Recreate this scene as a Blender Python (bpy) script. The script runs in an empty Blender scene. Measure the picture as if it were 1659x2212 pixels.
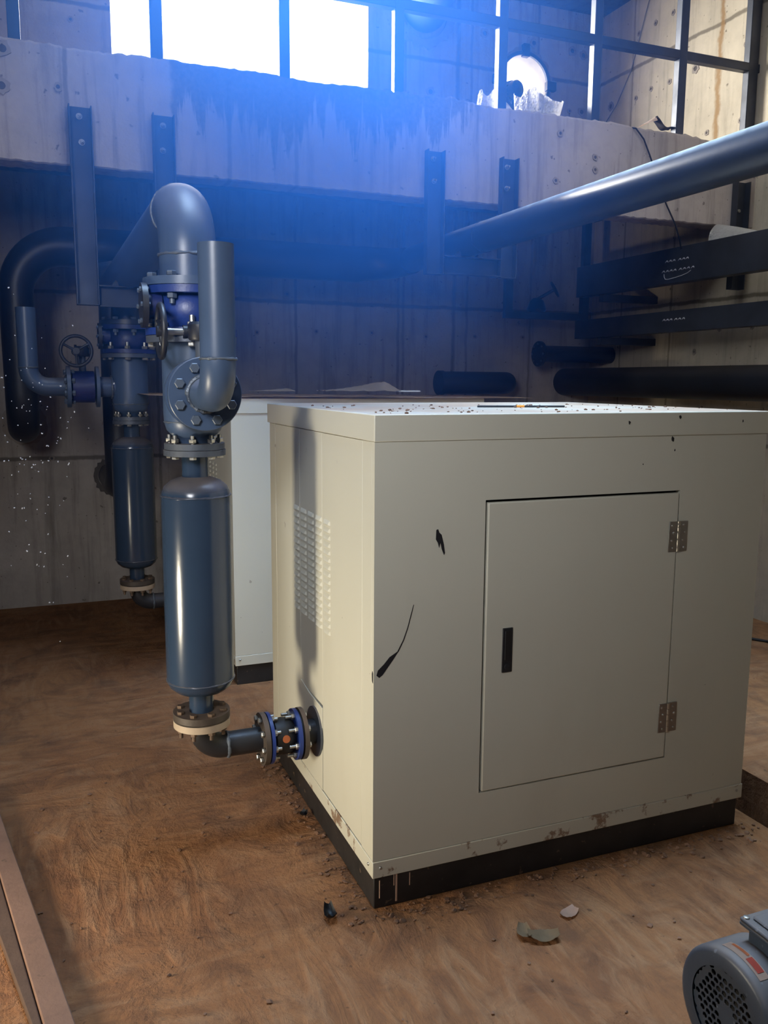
import bpy, bmesh, math, random
from mathutils import Vector, Matrix
random.seed(7)
SC = bpy.context.scene
COL = SC.collection
V = Vector
PI = math.pi

# ------------------------------------------------------------------ camera
CAM_POS = V((-0.8127, -2.0868, 1.4867))
YAW, PITCH, ROLL = 0.3826, 0.1515, 0.0066
fwd = V((math.sin(YAW) * math.cos(PITCH), math.cos(YAW) * math.cos(PITCH), -math.sin(PITCH)))
r0 = V((math.cos(YAW), -math.sin(YAW), 0)); u0 = r0.cross(fwd)
rgt = r0 * math.cos(ROLL) + u0 * math.sin(ROLL); upv = -r0 * math.sin(ROLL) + u0 * math.cos(ROLL)
cd = bpy.data.cameras.new('camera'); cam = bpy.data.objects.new('camera', cd); COL.objects.link(cam)
cam.matrix_world = Matrix(((rgt.x, upv.x, -fwd.x, CAM_POS.x), (rgt.y, upv.y, -fwd.y, CAM_POS.y),
                           (rgt.z, upv.z, -fwd.z, CAM_POS.z), (0, 0, 0, 1)))
cd.sensor_fit = 'VERTICAL'; cd.sensor_height = 24.0; cd.lens = 1857.06 * 24.0 / 2212.0
cd.clip_start = 0.05; cd.clip_end = 100
SC.camera = cam

# ------------------------------------------------------------------ world, lights, exposure
W = bpy.data.worlds.new('world'); SC.world = W; W.use_nodes = True
W.node_tree.nodes['Background'].inputs[0].default_value = (0.93, 0.97, 1.0, 1)
W.node_tree.nodes['Background'].inputs[1].default_value = 6.0
vs = SC.view_settings
vs.view_transform = 'Standard'; vs.look = 'None'; vs.gamma = 1.0; vs.use_curve_mapping = False
vs.exposure = 0.0
cy = SC.cycles
cy.max_bounces = 4; cy.diffuse_bounces = 3; cy.glossy_bounces = 2; cy.transmission_bounces = 2
cy.volume_bounces = 0; cy.transparent_max_bounces = 4
cy.caustics_reflective = False; cy.caustics_refractive = False
cy.sample_clamp_indirect = 4.0; cy.use_adaptive_sampling = True; cy.adaptive_threshold = 0.05
try:
    cy.volume_step_rate = 2.0; cy.volume_max_steps = 32
except Exception:
    pass

def area(name, loc, direction, sx, sy, power, color, spread=PI):
    l = bpy.data.lights.new(name, 'AREA'); l.shape = 'RECTANGLE'; l.size = sx; l.size_y = sy
    l.energy = power; l.color = color; l.spread = spread
    o = bpy.data.objects.new(name, l); COL.objects.link(o)
    o.location = loc; o.rotation_euler = V(direction).to_track_quat('-Z', 'Y').to_euler()
    return o
# daylight outside the tall window in the back wall (sky and sunlit yard)
area('window_daylight', (0.59, 4.12, 3.75), (0, -1, -0.10), 1.74, 1.2, 480, (1.0, 0.98, 0.94))
# low warm source placed from the silencer's shadow; its wall opening is added
area('low_left_source', (-1.99, 0.06, 0.46), (1, 0.12, 0.0), 0.22, 0.34, 20, (1.0, 0.88, 0.66), math.radians(125))
# fill from the upper left; its unseen wall opening is added for it
area('upper_left_fill', (-2.02, -2.2, 2.6), (1.3, 2.6, -0.85), 1.1, 0.9, 16, (0.93, 0.95, 1.0), math.radians(64))
# blue overhead light added to brighten the glare volume, through an unseen opening
area('overhead_fill', (0.45, 0.62, 4.50), (0, 0, -1), 1.9, 1.2, 60, (0.44, 0.68, 1.0), math.radians(62))
# second added overhead light, to brighten the top of the overhead pipe
area('overhead_fill', (1.90, 0.55, 4.50), (0, 0, -1), 0.8, 1.2, 15, (0.50, 0.76, 1.0), math.radians(62))
# sunlit yard beyond the round vent in the back wall
area('round_vent_daylight', (2.69, 4.75, 3.80), (0, -1, -0.05), 0.5, 0.5, 14, (1.0, 0.93, 0.80))

# ------------------------------------------------------------------ material helpers
def nmat(name):
    m = bpy.data.materials.new(name); m.use_nodes = True
    nt = m.node_tree; b = nt.nodes['Principled BSDF']
    return m, nt, b
def lk(nt, a, b): nt.links.new(a, b)
def coords(nt, scale=(1, 1, 1), loc=(0, 0, 0), rot=(0, 0, 0)):
    tc = nt.nodes.new('ShaderNodeNewGeometry'); mp = nt.nodes.new('ShaderNodeMapping')
    mp.inputs['Scale'].default_value = scale; mp.inputs['Location'].default_value = loc
    mp.inputs['Rotation'].default_value = rot
    lk(nt, tc.outputs['Position'], mp.inputs['Vector']); return mp.outputs['Vector']
def noise(nt, vec, scale, detail=4, rough=0.55, dist=0.0):
    n = nt.nodes.new('ShaderNodeTexNoise'); n.inputs['Scale'].default_value = scale
    n.inputs['Detail'].default_value = detail; n.inputs['Roughness'].default_value = rough
    n.inputs['Distortion'].default_value = dist
    lk(nt, vec, n.inputs['Vector']); return n.outputs['Fac']
def ramp(nt, fac, a, b, ca=0.0, cb=1.0):
    r = nt.nodes.new('ShaderNodeMapRange'); r.inputs['From Min'].default_value = a; r.inputs['From Max'].default_value = b
    r.inputs['To Min'].default_value = ca; r.inputs['To Max'].default_value = cb
    lk(nt, fac, r.inputs['Value']); return r.outputs['Result']
def math_(nt, op, a, b=None, c=None):
    n = nt.nodes.new('ShaderNodeMath'); n.operation = op
    for i, x in enumerate((a, b, c)):
        if x is None: continue
        if isinstance(x, (int, float)): n.inputs[i].default_value = x
        else: lk(nt, x, n.inputs[i])
    return n.outputs[0]
def mix(nt, fac, a, b):
    n = nt.nodes.new('ShaderNodeMix'); n.data_type = 'RGBA'
    if isinstance(fac, (int, float)): n.inputs['Factor'].default_value = fac
    else: lk(nt, fac, n.inputs['Factor'])
    for x, k in ((a, 6), (b, 7)):
        if isinstance(x, tuple): n.inputs[k].default_value = (*x, 1)
        else: lk(nt, x, n.inputs[k])
    return n.outputs[2]
def bump(nt, b, h, strength=0.3, dist=0.01):
    n = nt.nodes.new('ShaderNodeBump'); n.inputs['Strength'].default_value = strength; n.inputs['Distance'].default_value = dist
    lk(nt, h, n.inputs['Height']); lk(nt, n.outputs['Normal'], b.inputs['Normal'])
def sep(nt):
    g = nt.nodes.new('ShaderNodeNewGeometry'); s = nt.nodes.new('ShaderNodeSeparateXYZ')
    lk(nt, g.outputs['Position'], s.inputs[0]); return s.outputs, g

def paint(name, col, rough=0.4, metal=0.0, var=0.12, scale=6.0, bmp=0.05, dust=None, spec=0.5, chip=None):
    m, nt, b = nmat(name)
    v = coords(nt); n = noise(nt, v, scale, 5)
    c2 = tuple(max(0.0, x * (1 - var * 2)) for x in col)
    c = mix(nt, ramp(nt, n, 0.35, 0.7), col, c2)
    if chip:
        n3 = noise(nt, v, 38, 3, 0.6)
        c = mix(nt, ramp(nt, n3, 0.66, 0.70), c, chip)
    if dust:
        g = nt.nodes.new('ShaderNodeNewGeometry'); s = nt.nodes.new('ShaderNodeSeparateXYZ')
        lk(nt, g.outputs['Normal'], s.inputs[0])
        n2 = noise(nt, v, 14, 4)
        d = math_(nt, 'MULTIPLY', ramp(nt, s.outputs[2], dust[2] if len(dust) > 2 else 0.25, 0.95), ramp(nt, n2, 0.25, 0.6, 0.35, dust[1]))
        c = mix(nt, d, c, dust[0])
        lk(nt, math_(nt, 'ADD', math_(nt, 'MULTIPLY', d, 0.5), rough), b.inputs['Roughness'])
    else:
        lk(nt, ramp(nt, n, 0.3, 0.7, rough * 0.85, min(1, rough * 1.25)), b.inputs['Roughness'])
    lk(nt, c, b.inputs['Base Color']); b.inputs['Metallic'].default_value = metal
    b.inputs['Specular IOR Level'].default_value = spec
    if bmp: bump(nt, b, noise(nt, v, scale * 14, 3), bmp, 0.004)
    return m

def concrete(name, base, dark, hlines=(), vx=(), vy=(), streak=0.5, stains=None, rough=0.9):
    """board-marked concrete: blotches, pits, runs, thin joint lines at given heights / x / y"""
    m, nt, b = nmat(name)
    v = coords(nt); (X, Y, Z), g = sep(nt)
    big = noise(nt, v, 1.3, 5, 0.6); mid = noise(nt, v, 7, 6, 0.65); fine = noise(nt, v, 60, 4, 0.6)
    st = noise(nt, coords(nt, (7, 7, 0.55)), 2.2, 6, 0.65, 0.3)
    c = mix(nt, ramp(nt, big, 0.3, 0.7), base, tuple(x * 0.80 for x in base))
    c = mix(nt, math_(nt, 'MULTIPLY', ramp(nt, mid, 0.42, 0.75), 0.55), c, tuple(x * 0.62 for x in base))
    c = mix(nt, math_(nt, 'MULTIPLY', ramp(nt, st, 0.5, 0.72), streak), c, dark)
    pit = noise(nt, v, 26, 2, 0.5)
    c = mix(nt, math_(nt, 'MULTIPLY', ramp(nt, pit, 0.70, 0.74), 0.7), c, dark)
    vv = nt.nodes.new('ShaderNodeTexVoronoi'); vv.inputs['Scale'].default_value = 13; lk(nt, v, vv.inputs['Vector'])
    c = mix(nt, math_(nt, 'MULTIPLY', math_(nt, 'LESS_THAN', vv.outputs['Distance'], 0.045), 0.75), c, dark)
    wob = math_(nt, 'MULTIPLY', math_(nt, 'SUBTRACT', mid, 0.5), 0.03)
    def line(sock, pos, wd, f, tgt):
        d = math_(nt, 'ABSOLUTE', math_(nt, 'SUBTRACT', math_(nt, 'ADD', sock, wob), pos))
        return mix(nt, ramp(nt, d, wd, wd * 2.2, f, 0.0), c, tgt)
    for z in hlines: c = line(Z, z, 0.008, 0.75, dark)
    for x in vx: c = line(X, x, 0.006, 0.55, dark)
    for y in vy: c = line(Y, y, 0.006, 0.55, dark)
    if stains: c = stains(nt, c, X, Y, Z, v, st, mid)
    lk(nt, c, b.inputs['Base Color']); b.inputs['Roughness'].default_value = rough
    b.inputs['Specular IOR Level'].default_value = 0.25
    h = math_(nt, 'ADD', math_(nt, 'MULTIPLY', mid, 0.7), math_(nt, 'MULTIPLY', fine, 0.35))
    bump(nt, b, h, 0.35, 0.012)
    return m

def beam_stain(nt, c, X, Y, Z, v, st, mid):
    # rough cement run over the middle stretch of the beam, with tongues flowing down
    n1 = noise(nt, coords(nt, (7, 1, 0.55)), 2.6, 6, 0.68, 0.2)
    val = math_(nt, 'ADD', n1, math_(nt, 'MULTIPLY', math_(nt, 'SUBTRACT', Z, ramp(nt, X, 0.3, 1.5, 2.66, 2.80)), 0.95))
    m1 = ramp(nt, val, 0.50, 0.55)
    wx = math_(nt, 'MULTIPLY', math_(nt, 'SUBTRACT', mid, 0.5), 0.08)
    x2 = math_(nt, 'ADD', X, wx)
    m2 = math_(nt, 'MULTIPLY', ramp(nt, x2, -0.165, -0.15), ramp(nt, x2, 1.55, 1.35))
    f = math_(nt, 'MULTIPLY', m1, m2)
    c = mix(nt, math_(nt, 'MULTIPLY', f, 0.85), c, mix(nt, ramp(nt, noise(nt, v, 45, 4, 0.7), 0.35, 0.65), (0.20, 0.18, 0.17), (0.10, 0.09, 0.09)))
    return c
def wall_stain(nt, c, X, Y, Z, v, st, mid):
    d = math_(nt, 'ABSOLUTE', math_(nt, 'SUBTRACT', math_(nt, 'ADD', Y, math_(nt, 'MULTIPLY', math_(nt, 'SUBTRACT', mid, 0.5), 0.10)), 2.60))
    f = math_(nt, 'MULTIPLY', ramp(nt, d, 0.008, 0.03, 0.8, 0.0), ramp(nt, Z, 2.9, 3.0))
    return mix(nt, f, c, (0.30, 0.17, 0.06))

M = {}
M['wall'] = concrete('concrete wall', (0.47, 0.42, 0.37), (0.10, 0.085, 0.07), (2.03, 3.755, 0.975), (2.15, 2.255, -0.05, 0.91, 1.69, 1.73, 2.137, 2.81), (), 0.5)
M['wall_side'] = concrete('side concrete wall', (0.62, 0.54, 0.41), (0.12, 0.10, 0.07), (3.765, 2.03, 1.1), (), (2.93, 3.49, 1.7, 0.6), 0.35, wall_stain)
M['beam'] = concrete('cast concrete beam', (0.47, 0.41, 0.37), (0.12, 0.10, 0.09), (), (0.11, -0.62, 0.44), (), 0.55, beam_stain)
M['dark_conc'] = concrete('dark concrete', (0.12, 0.105, 0.095), (0.03, 0.028, 0.026), (), (), (), 0.6)  # plain dark tone; on the unseen walls it cuts bounced light
M['broken'] = concrete('broken concrete', (0.36, 0.31, 0.26), (0.07, 0.06, 0.05), (), (), (), 0.2)
M['kerb'] = concrete('dusty kerb', (0.21, 0.118, 0.080), (0.08, 0.05, 0.035), (), (), (), 0.3)
M['kerb_dark'] = concrete('dark dusty edging', (0.105, 0.062, 0.042), (0.04, 0.025, 0.018), (), (), (), 0.3)

def floor_mat():
    m, nt, b = nmat('red brown dirt floor'); v = coords(nt)
    big = noise(nt, v, 0.9, 6, 0.6, 0.6); mid = noise(nt, v, 5.5, 6, 0.65, 0.8); fine = noise(nt, v, 55, 5, 0.65)
    tr = noise(nt, coords(nt, (6, 1.5, 1), rot=(0, 0, 0.5)), 2.0, 6, 0.6, 1.6)
    tr2 = noise(nt, coords(nt, (1.4, 5.5, 1), rot=(0, 0, -0.35)), 2.0, 6, 0.6, 1.4)
    sw = ramp(nt, noise(nt, v, 1.1, 2), 0.42, 0.58)
    trs = math_(nt, 'ADD', math_(nt, 'MULTIPLY', tr, sw), math_(nt, 'MULTIPLY', tr2, math_(nt, 'SUBTRACT', 1.0, sw)))
    c = mix(nt, ramp(nt, big, 0.3, 0.7), (0.285, 0.132, 0.055), (0.190, 0.078, 0.033))
    c = mix(nt, math_(nt, 'MULTIPLY', ramp(nt, mid, 0.45, 0.68), 0.8), c, (0.11, 0.050, 0.026))
    c = mix(nt, math_(nt, 'MULTIPLY', ramp(nt, trs, 0.47, 0.66), 0.42), c, (0.34, 0.19, 0.10))
    c = mix(nt, math_(nt, 'MULTIPLY', ramp(nt, trs, 0.46, 0.34), 0.42), c, (0.13, 0.062, 0.034))
    sp = noise(nt, v, 34, 2, 0.5)
    c = mix(nt, math_(nt, 'MULTIPLY', ramp(nt, sp, 0.70, 0.74), 0.6), c, (0.07, 0.035, 0.02))
    pat = noise(nt, coords(nt, loc=(3, 1, 0)), 1.7, 4, 0.5)
    c = mix(nt, math_(nt, 'MULTIPLY', ramp(nt, pat, 0.62, 0.72), 0.45), c, (0.09, 0.06, 0.04))
    lk(nt, c, b.inputs['Base Color']); b.inputs['Roughness'].default_value = 0.92; b.inputs['Specular IOR Level'].default_value = 0.2
    h = math_(nt, 'ADD', math_(nt, 'MULTIPLY', mid, 1.0), math_(nt, 'ADD', math_(nt, 'MULTIPLY', trs, 0.8), math_(nt, 'MULTIPLY', fine, 0.3)))
    bump(nt, b, h, 0.8, 0.028); return m
M['floor'] = floor_mat()

def cab_mat(name, rust=False, dusty=False):
    m, nt, b = nmat(name); v = coords(nt)
    n = noise(nt, v, 1.6, 4); base = (0.56, 0.545, 0.455)
    c = mix(nt, ramp(nt, n, 0.3, 0.7), base, (0.53, 0.515, 0.43))
    sm = noise(nt, coords(nt, (1, 1, 0.4)), 3.0, 5, 0.6)
    c = mix(nt, math_(nt, 'MULTIPLY', ramp(nt, sm, 0.55, 0.75), 0.14), c, (0.36, 0.32, 0.25))
    sp = noise(nt, coords(nt, loc=(5, 2, 1)), 22, 2)
    c = mix(nt, math_(nt, 'MULTIPLY', ramp(nt, sp, 0.745, 0.76), 0.5), c, (0.16, 0.12, 0.09))
    if rust:
        r = noise(nt, v, 11, 5, 0.65); r2 = noise(nt, v, 60, 3)
        f = math_(nt, 'MULTIPLY', ramp(nt, r, 0.565, 0.61), ramp(nt, r2, 0.3, 0.5, 0.6, 1.0))
        c = mix(nt, math_(nt, 'MULTIPLY', f, 0.85), c, (0.16, 0.075, 0.035))
    if dusty:
        g = nt.nodes.new('ShaderNodeNewGeometry'); s = nt.nodes.new('ShaderNodeSeparateXYZ'); lk(nt, g.outputs['Normal'], s.inputs[0])
        (X, Y, Z), _ = sep(nt)
        d = math_(nt, 'MULTIPLY', ramp(nt, s.outputs[2], 0.6, 0.95), ramp(nt, noise(nt, v, 3.5, 5, 0.6), 0.3, 0.65, 0.2, 0.9))
        c = mix(nt, d, c, (0.48, 0.30, 0.19))
    lk(nt, c, b.inputs['Base Color']); b.inputs['Roughness'].default_value = 0.36; b.inputs['Specular IOR Level'].default_value = 0.45
    bump(nt, b, noise(nt, v, 120, 2), 0.03, 0.003); return m
M['cab'] = cab_mat('cream enamel'); M['cab_rust'] = cab_mat('cream enamel with rust', rust=True); M['cab_lid'] = cab_mat('cream enamel with dust on top', dusty=True)
M['plinth'] = paint('black plinth', (0.022, 0.021, 0.022), 0.45, var=0.3, chip=(0.10, 0.07, 0.05))
DUST = (0.22, 0.17, 0.13)
M['silencer'] = paint('blue grey gloss paint', (0.024, 0.042, 0.076), 0.20, var=0.08, scale=3, bmp=0.03, dust=(DUST, 0.55))
M['pipe'] = paint('blue grey pipe paint', (0.055, 0.088, 0.155), 0.36, var=0.10, scale=4, dust=(DUST, 0.4))
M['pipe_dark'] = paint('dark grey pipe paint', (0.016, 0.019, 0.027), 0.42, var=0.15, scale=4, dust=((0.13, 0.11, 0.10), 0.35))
M['pipe_blue'] = paint('blue pipe paint with painted top highlight', (0.024, 0.036, 0.058), 0.30, var=0.12, scale=3, bmp=0.06, dust=((0.34, 0.36, 0.38), 0.95, 0.5), spec=0.35)  # dust argument here paints the bright highlight along the pipe's top
M['weld'] = paint('weld bead', (0.10, 0.12, 0.15), 0.45, 0.3, bmp=0.6, scale=10)
M['steel_flange'] = paint('grey flange', (0.075, 0.088, 0.11), 0.45, 0.2, bmp=0.15, dust=(DUST, 0.6))
M['brown_flange'] = paint('bare brown flange', (0.07, 0.055, 0.045), 0.55, 0.2, bmp=0.2, dust=((0.16, 0.11, 0.08), 0.9))
M['pale_flange'] = paint('pale primed flange', (0.42, 0.33, 0.24), 0.6, bmp=0.2)
M['blue_iron'] = paint('blue valve paint', (0.016, 0.042, 0.21), 0.38, var=0.2, bmp=0.15)
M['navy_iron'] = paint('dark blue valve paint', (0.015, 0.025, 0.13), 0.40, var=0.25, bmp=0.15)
M['rubber'] = paint('black rubber', (0.012, 0.012, 0.013), 0.5, var=0.2, bmp=0.1)
M['black_iron'] = paint('black iron', (0.018, 0.019, 0.023), 0.42, var=0.2, bmp=0.1)
M['zinc'] = paint('zinc bolt', (0.50, 0.49, 0.45), 0.35, 0.9, var=0.2, bmp=0.1)
M['zinc_brown'] = paint('dusty bolt', (0.20, 0.135, 0.095), 0.55, 0.5, var=0.3, bmp=0.1)
M['painted_bolt'] = paint('painted bolt', (0.085, 0.11, 0.15), 0.4, 0.1, bmp=0.1)
M['frame'] = paint('dark frame steel', (0.030, 0.036, 0.050), 0.42, 0.2, var=0.2, bmp=0.05)
M['chan'] = paint('dark channel steel', (0.048, 0.056, 0.075), 0.45, 0.2, var=0.25, scale=5, bmp=0.08)
M['chan_side'] = paint('dark painted channel', (0.032, 0.037, 0.050), 0.42, 0.0, var=0.25, scale=4, bmp=0.05)
M['hinge'] = paint('stainless hinge', (0.40, 0.40, 0.40), 0.30, 0.95, var=0.1, bmp=0)
M['hinge_pin'] = paint('bright hinge pin', (0.62, 0.59, 0.52), 0.28, 0.9, bmp=0)
M['gap'] = paint('gap shade black', (0.012, 0.012, 0.012), 0.7, bmp=0)
M['black_paint'] = paint('black scuff paint', (0.012, 0.012, 0.016), 0.5, bmp=0.2)
M['orange'] = paint('orange tape', (0.85, 0.32, 0.03), 0.5, bmp=0)
M['orange_spot'] = paint('orange label', (0.55, 0.14, 0.04), 0.5, bmp=0)
M['ply'] = paint('dirty plywood', (0.44, 0.28, 0.17), 0.8, var=0.3, scale=9, bmp=0.3)
M['paper'] = paint('brown paper', (0.25, 0.175, 0.12), 0.8, var=0.15, bmp=0.2)
M['card'] = paint('cardboard', (0.68, 0.55, 0.44), 0.8, var=0.1, bmp=0.1)
M['card_dark'] = paint('dark torn card', (0.05, 0.042, 0.035), 0.9, bmp=0.2)
M['white_scrap'] = paint('white plastic strip', (0.62, 0.60, 0.56), 0.5, bmp=0.05)
M['cream_duct'] = paint('cream duct lining', (0.80, 0.72, 0.58), 0.55, bmp=0.05)
M['motor'] = paint('blue motor paint', (0.029, 0.043, 0.068), 0.38, var=0.12, bmp=0.06, dust=(DUST, 0.6), chip=(0.09, 0.11, 0.14))
M['fan_blue'] = paint('teal fan paint', (0.020, 0.060, 0.085), 0.4, bmp=0.05)
M['red'] = paint('red print', (0.50, 0.06, 0.03), 0.5, bmp=0)
M['sticker'] = paint('dusty sticker', (0.55, 0.36, 0.26), 0.55, var=0.2, bmp=0.1)
M['chalk'] = paint('pale paint mark', (0.55, 0.55, 0.58), 0.7, bmp=0)
M['leaf'] = paint('dry leaf', (0.33, 0.22, 0.12), 0.8, var=0.25, bmp=0.3)
M['clod'] = paint('dirt clod', (0.21, 0.105, 0.058), 0.95, var=0.3, bmp=0.4)
M['cable'] = paint('black cable', (0.012, 0.012, 0.014), 0.5, bmp=0)
M['wire'] = paint('grey wire', (0.20, 0.20, 0.20), 0.5, bmp=0)

def wrap_mat():
    m, nt, b = nmat('bubble wrap'); v = coords(nt)
    vo = nt.nodes.new('ShaderNodeTexVoronoi'); vo.inputs['Scale'].default_value = 70; lk(nt, v, vo.inputs['Vector'])
    c = mix(nt, ramp(nt, noise(nt, v, 9, 3), 0.3, 0.7), (0.74, 0.72, 0.68), (0.62, 0.60, 0.56))
    lk(nt, c, b.inputs['Base Color']); b.inputs['Roughness'].default_value = 0.4
    b.inputs['Transmission Weight'].default_value = 0.0
    bump(nt, b, ramp(nt, vo.outputs['Distance'], 0.0, 0.6, 1, 0), 0.8, 0.006); return m
M['wrap'] = wrap_mat()

# ------------------------------------------------------------------ mesh helpers
def basis(d):
    d = V(d).normalized(); a = V((0, 0, 1)) if abs(d.z) < 0.9 else V((1, 0, 0))
    u = d.cross(a).normalized(); return u, d.cross(u).normalized(), d

class MB:
    def __init__(s): s.bm = bmesh.new()
    def box(s, x0, x1, y0, y1, z0, z1):
        vs = [s.bm.verts.new(p) for p in ((x0,y0,z0),(x1,y0,z0),(x1,y1,z0),(x0,y1,z0),(x0,y0,z1),(x1,y0,z1),(x1,y1,z1),(x0,y1,z1))]
        for f in ((0,3,2,1),(4,5,6,7),(0,1,5,4),(1,2,6,5),(2,3,7,6),(3,0,4,7)): s.bm.faces.new([vs[i] for i in f])
        return s
    def prism(s, poly, axis, a0, a1):
        """extrude a polygon (2-D points in the two remaining axes, in xyz order) along axis from a0 to a1"""
        def mk(p, a):
            q = list(p); q.insert(axis, a); return q
        A = [s.bm.verts.new(mk(p, a0)) for p in poly]; B = [s.bm.verts.new(mk(p, a1)) for p in poly]
        n = len(poly); s.bm.faces.new(A[::-1]); s.bm.faces.new(B)
        for i in range(n): s.bm.faces.new((A[i], A[(i+1)%n], B[(i+1)%n], B[i]))
        return s
    def lathe(s, o, d, prof, n=40, cap0=True, cap1=True, wob=0.0):
        u, w, d = basis(d); o = V(o); rings = []
        for (r, h) in prof:
            rings.append([s.bm.verts.new(o + d*h + (u*math.cos(2*PI*i/n) + w*math.sin(2*PI*i/n)) * (r * (1 + (random.uniform(-wob, wob) if wob else 0)))) for i in range(n)])
        for a, b in zip(rings, rings[1:]):
            for i in range(n): s.bm.faces.new((a[i], a[(i+1)%n], b[(i+1)%n], b[i]))
        if cap0: s.bm.faces.new(rings[0][::-1])
        if cap1: s.bm.faces.new(rings[-1])
        return s
    def cyl(s, p0, p1, r, n=32, r1=None, cap=True):
        p0 = V(p0); p1 = V(p1); d = p1 - p0
        return s.lathe(p0, d, [(r, 0), (r if r1 is None else r1, d.length)], n, cap, cap)
    def annulus(s, o, d, r_in, r_out, t, n=40, wob=0.0):
        u, w, d = basis(d); o = V(o); R = []
        jit = [1 + random.uniform(-wob, wob) for _ in range(n)]
        for (r, h, j) in ((r_in,0,0),(r_out,0,1),(r_out,t,1),(r_in,t,0)):
            R.append([s.bm.verts.new(o + d*h + (u*math.cos(2*PI*i/n)+w*math.sin(2*PI*i/n)) * r * (jit[i] if j else 1)) for i in range(n)])
        for k in range(4):
            a, b = R[k], R[(k+1)%4]
            for i in range(n): s.bm.faces.new((a[i], b[i], b[(i+1)%n], a[(i+1)%n]))
        return s
    def tube(s, pts, r, n=24, cap=True):
        pts = [V(p) for p in pts]; k = len(pts); rs = r if isinstance(r, (list, tuple)) else [r]*k
        t = [(pts[min(i+1,k-1)] - pts[max(i-1,0)]).normalized() for i in range(k)]
        u, w, _ = basis(t[0]); rings = []
        for i in range(k):
            u = (u - t[i]*u.dot(t[i])).normalized(); w = t[i].cross(u)
            rings.append([s.bm.verts.new(pts[i] + (u*math.cos(2*PI*j/n) + w*math.sin(2*PI*j/n))*rs[i]) for j in range(n)])
        for a, b in zip(rings, rings[1:]):
            for j in range(n): s.bm.faces.new((a[j], a[(j+1)%n], b[(j+1)%n], b[j]))
        if cap: s.bm.faces.new(rings[0][::-1]); s.bm.faces.new(rings[-1])
        return s
    def pipe_hollow(s, pts, r, t, n=32):
        """a swept pipe open at its far end, with wall thickness"""
        pts = [V(p) for p in pts]; back = pts[::-1][:max(2, len(pts)//2)]
        path = pts + [pts[-1]] + back
        s._sweep(path, [r]*len(pts) + [r-t]*(len(back)+1), pts, n); return s
    def _sweep(s, path, rs, pts, n):
        k = len(pts); t = [(pts[min(i+1,k-1)] - pts[max(i-1,0)]).normalized() for i in range(k)]
        us = []; u, w, _ = basis(t[0])
        for i in range(k):
            u = (u - t[i]*u.dot(t[i])).normalized(); us.append((u.copy(), t[i].cross(u)))
        idx = list(range(k)) + [k-1] + list(range(k-1, -1, -1))[:len(path)-k-1]
        rings = []
        for p, r, i in zip(path, rs, idx):
            u, w = us[i]; rings.append([s.bm.verts.new(p + (u*math.cos(2*PI*j/n)+w*math.sin(2*PI*j/n))*r) for j in range(n)])
        for a, b in zip(rings, rings[1:]):
            for j in range(n): s.bm.faces.new((a[j], a[(j+1)%n], b[(j+1)%n], b[j]))
        s.bm.faces.new(rings[0][::-1]); s.bm.faces.new(rings[-1])
    def hexa(s, p, d, r, h):
        return s.lathe(p, d, [(r*0.94, 0), (r, h*0.1), (r, h*0.85), (r*0.86, h)], 6)
    def torus(s, o, d, R, r, n=40, m=10, wob=0.0):
        u, w, d = basis(d); o = V(o); rings = []
        for i in range(n):
            a = 2*PI*i/n; e = u*math.cos(a)+w*math.sin(a); rr = r*(1+random.uniform(-wob, wob)); off = d*random.uniform(-wob, wob)*r*0.5
            rings.append([s.bm.verts.new(o + off + e*(R + rr*math.cos(2*PI*j/m)) + d*rr*math.sin(2*PI*j/m)) for j in range(m)])
        for i in range(n):
            a, b = rings[i], rings[(i+1)%n]
            for j in range(m): s.bm.faces.new((a[j], b[j], b[(j+1)%m], a[(j+1)%m]))
        return s
    def sheet(s, f, nu, nv, t=0.0):
        g = [[s.bm.verts.new(f(i/nu, j/nv)) for j in range(nv+1)] for i in range(nu+1)]
        fs = [s.bm.faces.new((g[i][j], g[i+1][j], g[i+1][j+1], g[i][j+1])) for i in range(nu) for j in range(nv)]
        if t: bmesh.ops.solidify(s.bm, geom=fs, thickness=t)
        return s
    def rock(s, c, r, sq=0.6):
        res = bmesh.ops.create_icosphere(s.bm, subdivisions=1, radius=r)
        for v in res['verts']:
            v.co = V((v.co.x*random.uniform(0.6,1.3), v.co.y*random.uniform(0.6,1.3), v.co.z*sq*random.uniform(0.6,1.3))) + V(c)
        return s
    def build(s, name, mat, parent=None, bevel=0.0, angle=35, seg=2):
        bmesh.ops.recalc_face_normals(s.bm, faces=s.bm.faces[:])
        me = bpy.data.meshes.new(name); s.bm.to_mesh(me); s.bm.free()
        for p in me.polygons: p.use_smooth = True
        me.set_sharp_from_angle(angle=math.radians(angle))
        me.materials.append(mat if not isinstance(mat, str) else M[mat])
        o = bpy.data.objects.new(name, me); COL.objects.link(o)
        if bevel:
            b = o.modifiers.new('bevel', 'BEVEL'); b.width = bevel; b.segments = seg; b.limit_method = 'ANGLE'
        if parent: attach(o, parent)
        return o

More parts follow.
